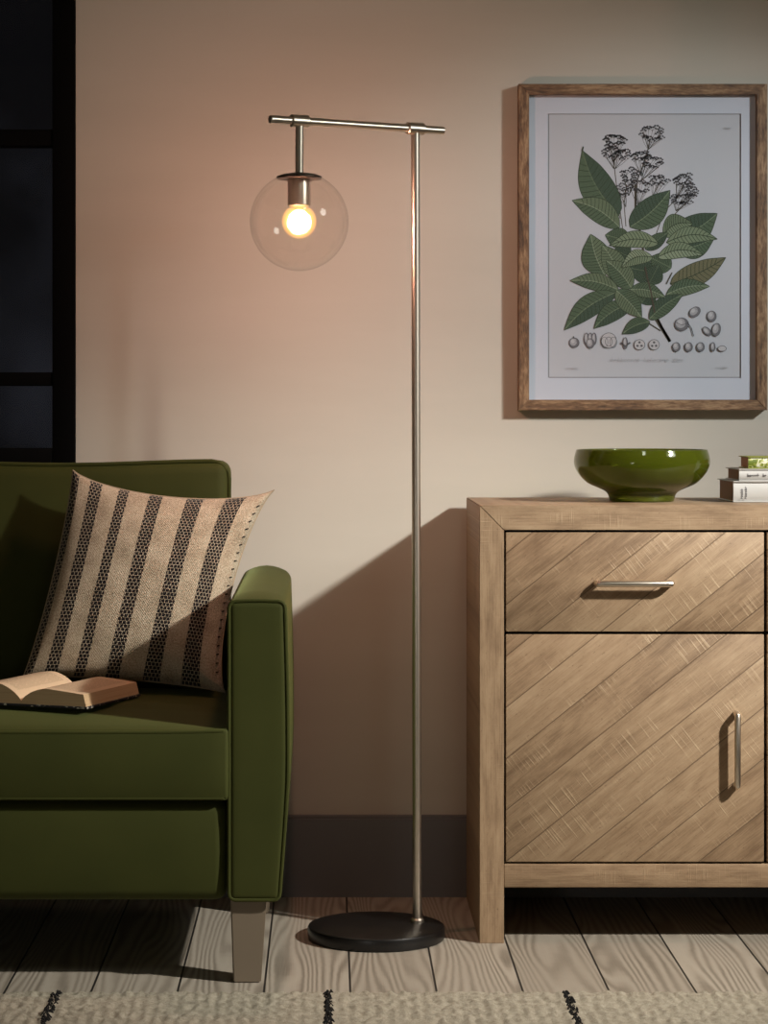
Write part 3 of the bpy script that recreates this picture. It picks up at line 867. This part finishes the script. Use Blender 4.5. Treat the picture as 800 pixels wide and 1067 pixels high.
for a in (
    (412, 412, 316, 242, 88, -14, 0, 1), (414, 442, 290, 372, 62, 12, 2, 1), (440, 442, 545, 346, 74, 8, 1, 0),
    (548, 470, 668, 406, 78, 10, 1, 0), (560, 500, 660, 470, 64, 6, 1, 0), (526, 462, 604, 432, 56, -14, 3, 2),
    (440, 478, 376, 462, 54, 0, 1, 1), (480, 500, 540, 455, 36, 0, 0, 1), (440, 520, 400, 500, 60, 0, 0, 0),
    (440, 600, 390, 520, 60, 0, 0, 1), (500, 560, 440, 548, 62, 0, 0, 0), (548, 548, 492, 520, 54, 0, 1, 1),
    (490, 590, 515, 540, 52, 0, 0, 0), (470, 640, 500, 600, 54, 0, 0, 1), (545, 590, 690, 521, 60, 6, 5, 5),
    (375, 568, 338, 460, 78, -6, 2, 1), (410, 580, 368, 488, 60, 8, 2, 2), (445, 602, 378, 528, 58, 6, 2, 1),
    (515, 484, 386, 490, 44, 14, 3, 3), (535, 482, 668, 473, 44, -16, 3, 3), (500, 520, 418, 548, 40, 14, 4, 3),
    (512, 520, 632, 514, 42, -16, 4, 3), (412, 606, 284, 581, 46, 10, 2, 1), (534, 618, 648, 596, 42, -10, 2, 1),
    (402, 612, 269, 710, 58, 12, 1, 0), (446, 640, 346, 706, 50, 10, 1, 0), (490, 682, 578, 617, 44, -6, 1, 0),
    (440, 604, 532, 624, 40, -8, 2, 1), (404, 606, 471, 678, 54, -4, 2, 1), (492, 688, 420, 720, 38, 6, 1, 0)):
    leaf(*a)
line([(505, 665), (495, 610), (486, 575), (480, 545)], 4, TWIG); line([(535, 590), (550, 560)], 3, TWIG)
line([(316, 244), (319, 232)], 3.5, VEIN)
depth[0] += 2
# fruits and seeds along the foot of the sheet
def seed(x, y, rx, ry, rot=0, fill=True):
    depth[0] += 1
    blob(x, y, rx, ry, SHADE if fill else LIGHT, 16, rot)
    depth[0] += 1
    if fill:
        blob(x-rx*.16, y-ry*.16, rx*.72, ry*.74, PALE, 14, rot); depth[0] += 1
        blob(x-rx*.26, y-ry*.30, rx*.36, ry*.40, LIGHT, 12, rot); depth[0] += 1
        ringl(x, y, rx*.55, ry*.62, .8, SHADE, rot, -1.0, 1.2)
    ringl(x, y, rx, ry, 1.5, 2, rot)
seed(295, 743, 13, 13); line([(295, 732), (293, 726)], 3, 2)
for k in range(3): seed(327+k*10, 733, 6, 16)
seed(337, 745, 10, 13)
seed(385, 737, 20, 20, 0, False); ringl(385, 740, 9, 12, 1.4, 2); ringl(374, 742, 9, 14, 1.2, 2); ringl(397, 742, 9, 14, 1.2, 2)
seed(428, 744, 6, 15); line([(416, 742), (428, 752), (441, 742)], 4, 2)
for x in (465, 503):
    seed(x, 748, 14, 13.5, 0, False)
    for a in range(3 if x == 465 else 4): depth[0] += 1; blob(x+6*math.cos(a*2.1+.5), 748+6*math.sin(a*2.1+.5), 3.4, 3, 2, 8)
seed(575, 695, 18, 17); line([(560, 690), (575, 697), (590, 692)], 1.6, 2); line([(590, 690), (600, 705), (606, 726)], 2.6, 2)
seed(609, 663, 16, 12, -.7); seed(653, 674, 12, 14); seed(641, 713, 14, 8, .8); seed(665, 709, 11, 17, .2)
for x, rx, ry in ((561, 10, 12), (593, 10, 12), (624, 10, 12), (656, 6, 12)): seed(x, 754, rx, ry)
seed(680, 758, 11, 7, 0, False)
# faint copperplate captions
rr = random.Random(11)
depth[0] += 1
for (x, y, w, h, n) in ((388, 792, 78, 11, 9), (474, 792, 66, 11, 8), (552, 792, 26, 11, 4), (684, 187, 18, 7, 4), (276, 812, 28, 6, 6), (664, 810, 30, 6, 6)):
    b.mi = PALE
    scribble(b, c_(x, y), Vector((1, 0, 0)), Vector((.25, 0, 1)), w*IY/F/2.5, h*IY/F/2.5, n, .0006, rr)
b.build('botanical_sheet', pm, pic, smooth=False, norm=False)

# ------------------------------------------------------------------ rug
rug_y1, rug_y0 = 4.302, 2.75
rx0, rx1 = -1.55, 1.75
rug = thing('rug', 'cream woven wool rug with broken black stripes along the foreground floor', 'rug', ((rx0+rx1)/2, (rug_y0+rug_y1)/2, 0))
b = MB()
ys = []; y = rug_y1
while y > 4.08: ys.append(y); y -= .0035
while y > rug_y0: ys.append(y); y -= .02
xs_ = []; x = rx0
while x < rx1: xs_.append(x); x += .0045 if -.75 < x < .95 else .02
def rug_z(x, y):
    e = min(1, (rug_y1-y)/.010)
    rib = .5+.5*math.sin((x+.004*noise.noise(Vector((x*30, y*30, 9))))*2*PI/.021)
    z = .0115+.0022*rib+.0040*noise.noise(Vector((x*70, y*40, 0)))+.003*noise.noise(Vector((x*170, y*120, 5)))
    return max(.002, z*math.sqrt(max(e, 0))*.98+.002)
def rug_p(x, y):
    yy = y+(.0045*noise.noise(Vector((x*55, 0, 2)))+.003*noise.noise(Vector((x*160, 0, 7))) if y > rug_y1-.02 else 0)
    return Vector((x, yy, rug_z(x, y)))
g = [[b.b.verts.new(rug_p(x, y)) for x in xs_] for y in ys]
for i in range(len(ys)-1):
    for j in range(len(xs_)-1): b.face([g[i][j], g[i+1][j], g[i+1][j+1], g[i][j+1]])
edge = [g[0]]+[[r[-1] for r in g]]+[g[-1][::-1]]+[[r[0] for r in g][::-1]]
for ed in edge:
    lo = [b.b.verts.new((v.co.x, v.co.y, .0003)) for v in ed]
    for k in range(len(ed)-1): b.face([ed[k], ed[k+1], lo[k+1], lo[k]])
b.build('pile', M['rug'], rug, angle=180)
rt = random.Random(5)
for sx in (-1.36, -.92, -.474, .0, .416, .86, 1.30):
    b = MB(); y = rug_y1-.002
    while y > (4.05 if -.6 < sx < .95 else 3.7):
        for k in range(2):
            x = sx+rt.uniform(-.006, .006); l = rt.uniform(.003, .0075); a = rt.uniform(-.7, .7)
            z = rug_z(x, y)+.002
            b.tube([(x-l*math.cos(a)*.6, y-l*math.sin(a), z-.003), (x, y, z+.002), (x+l*math.cos(a)*.6, y+l*math.sin(a), z-.003)], rt.uniform(.0011, .0019), 6)
        y -= rt.uniform(.005, .0085)
    b.build('stripe', M['black_wool'], rug)

# ------------------------------------------------------------------ light
def look(o, tgt): o.rotation_euler = (Vector(tgt)-o.location).to_track_quat('-Z', 'Y').to_euler()
def lamp_light(name, kind, loc, tgt, energy, col, radius, ang=60, blend=1.0):
    ld = bpy.data.lights.new(name, kind); ld.energy = energy; ld.color = col
    o = bpy.data.objects.new(name, ld); C.objects.link(o); o.location = loc
    if kind == 'SPOT':
        ld.spot_size = math.radians(ang); ld.spot_blend = blend; look(o, tgt)
    ld.shadow_soft_size = radius
    return o
# a spotlight high on the right rakes over sideboard and sofa; the print spot and the fills are added, without fixtures
lamp_light('spotlight', 'SPOT', (2.4, 3.17, 2.26), (.14, 4.68, .16), 600, (1.0, .94, .85), .07, 43)
lamp_light('print_fill_spot', 'SPOT', (2.5, 3.30, 2.30), (.62, 5.2, 1.16), 210, (.94, .97, 1.0), .06, 31)  # added beside the spotlight to brighten the print and the wall around it
lamp_light('soft_fill_spot', 'SPOT', (2.45, 3.20, 2.25), (-.15, 4.9, 1.30), 72, (.97, 1.0, .93), .38, 48)  # wide source added for highlights on the lamp arm and neutral upper wall
lamp_light('overhead_fill', 'POINT', (.5, 2.6, 2.45), None, 7, (.95, 1.0, .90), .12)  # weak fill added overhead to lift the shadows; no ceiling fitting
lamp_light('low_front_fill', 'POINT', (-.8, 1.5, .60), None, 10, (1.0, .95, .86), .2)  # low off-frame fill added to reach under the sofa; no lamp stands there
lamp_light('bulb_light', 'POINT', (gc.x, gc.y, bz), None, 40, (1, .475, .345), .0238)

w = bpy.data.worlds.new('night_sky'); bpy.context.scene.world = w; w.use_nodes = True
nt = w.node_tree; bg = nt.nodes['Background']
tc = nt.nodes.new('ShaderNodeTexCoord'); nz = nt.nodes.new('ShaderNodeTexNoise'); rp = nt.nodes.new('ShaderNodeValToRGB')
nz.inputs['Scale'].default_value = 14; nz.inputs['Detail'].default_value = 5
nt.links.new(tc.outputs['Generated'], nz.inputs['Vector']); nt.links.new(nz.outputs['Fac'], rp.inputs[0]); nt.links.new(rp.outputs[0], bg.inputs[0])
e = rp.color_ramp.elements
e[0].position = .40; e[0].color = lin(9, 9, 11); e[1].position = .68; e[1].color = lin(27, 28, 33)
bg.inputs[1].default_value = 1.0

cam = bpy.data.cameras.new('camera'); co = bpy.data.objects.new('camera', cam); C.objects.link(co)
co.location = (0, 0, EYE); co.rotation_euler = (PI/2, 0, 0)
cam.sensor_fit = 'AUTO'; cam.sensor_width = 36; cam.lens = F/1067*36
cam.shift_x = (400-VX)/1067; cam.shift_y = -(533.5-VY)/1067
cam.clip_start = .05
S = bpy.context.scene; S.camera = co
S.view_settings.view_transform = 'Standard'; S.view_settings.look = 'None'
S.view_settings.exposure = 0; S.view_settings.gamma = 1; S.view_settings.use_curve_mapping = False
S.cycles.max_bounces = 10; S.cycles.transparent_max_bounces = 16; S.cycles.use_denoising = True
S.cycles.sample_clamp_indirect = 4
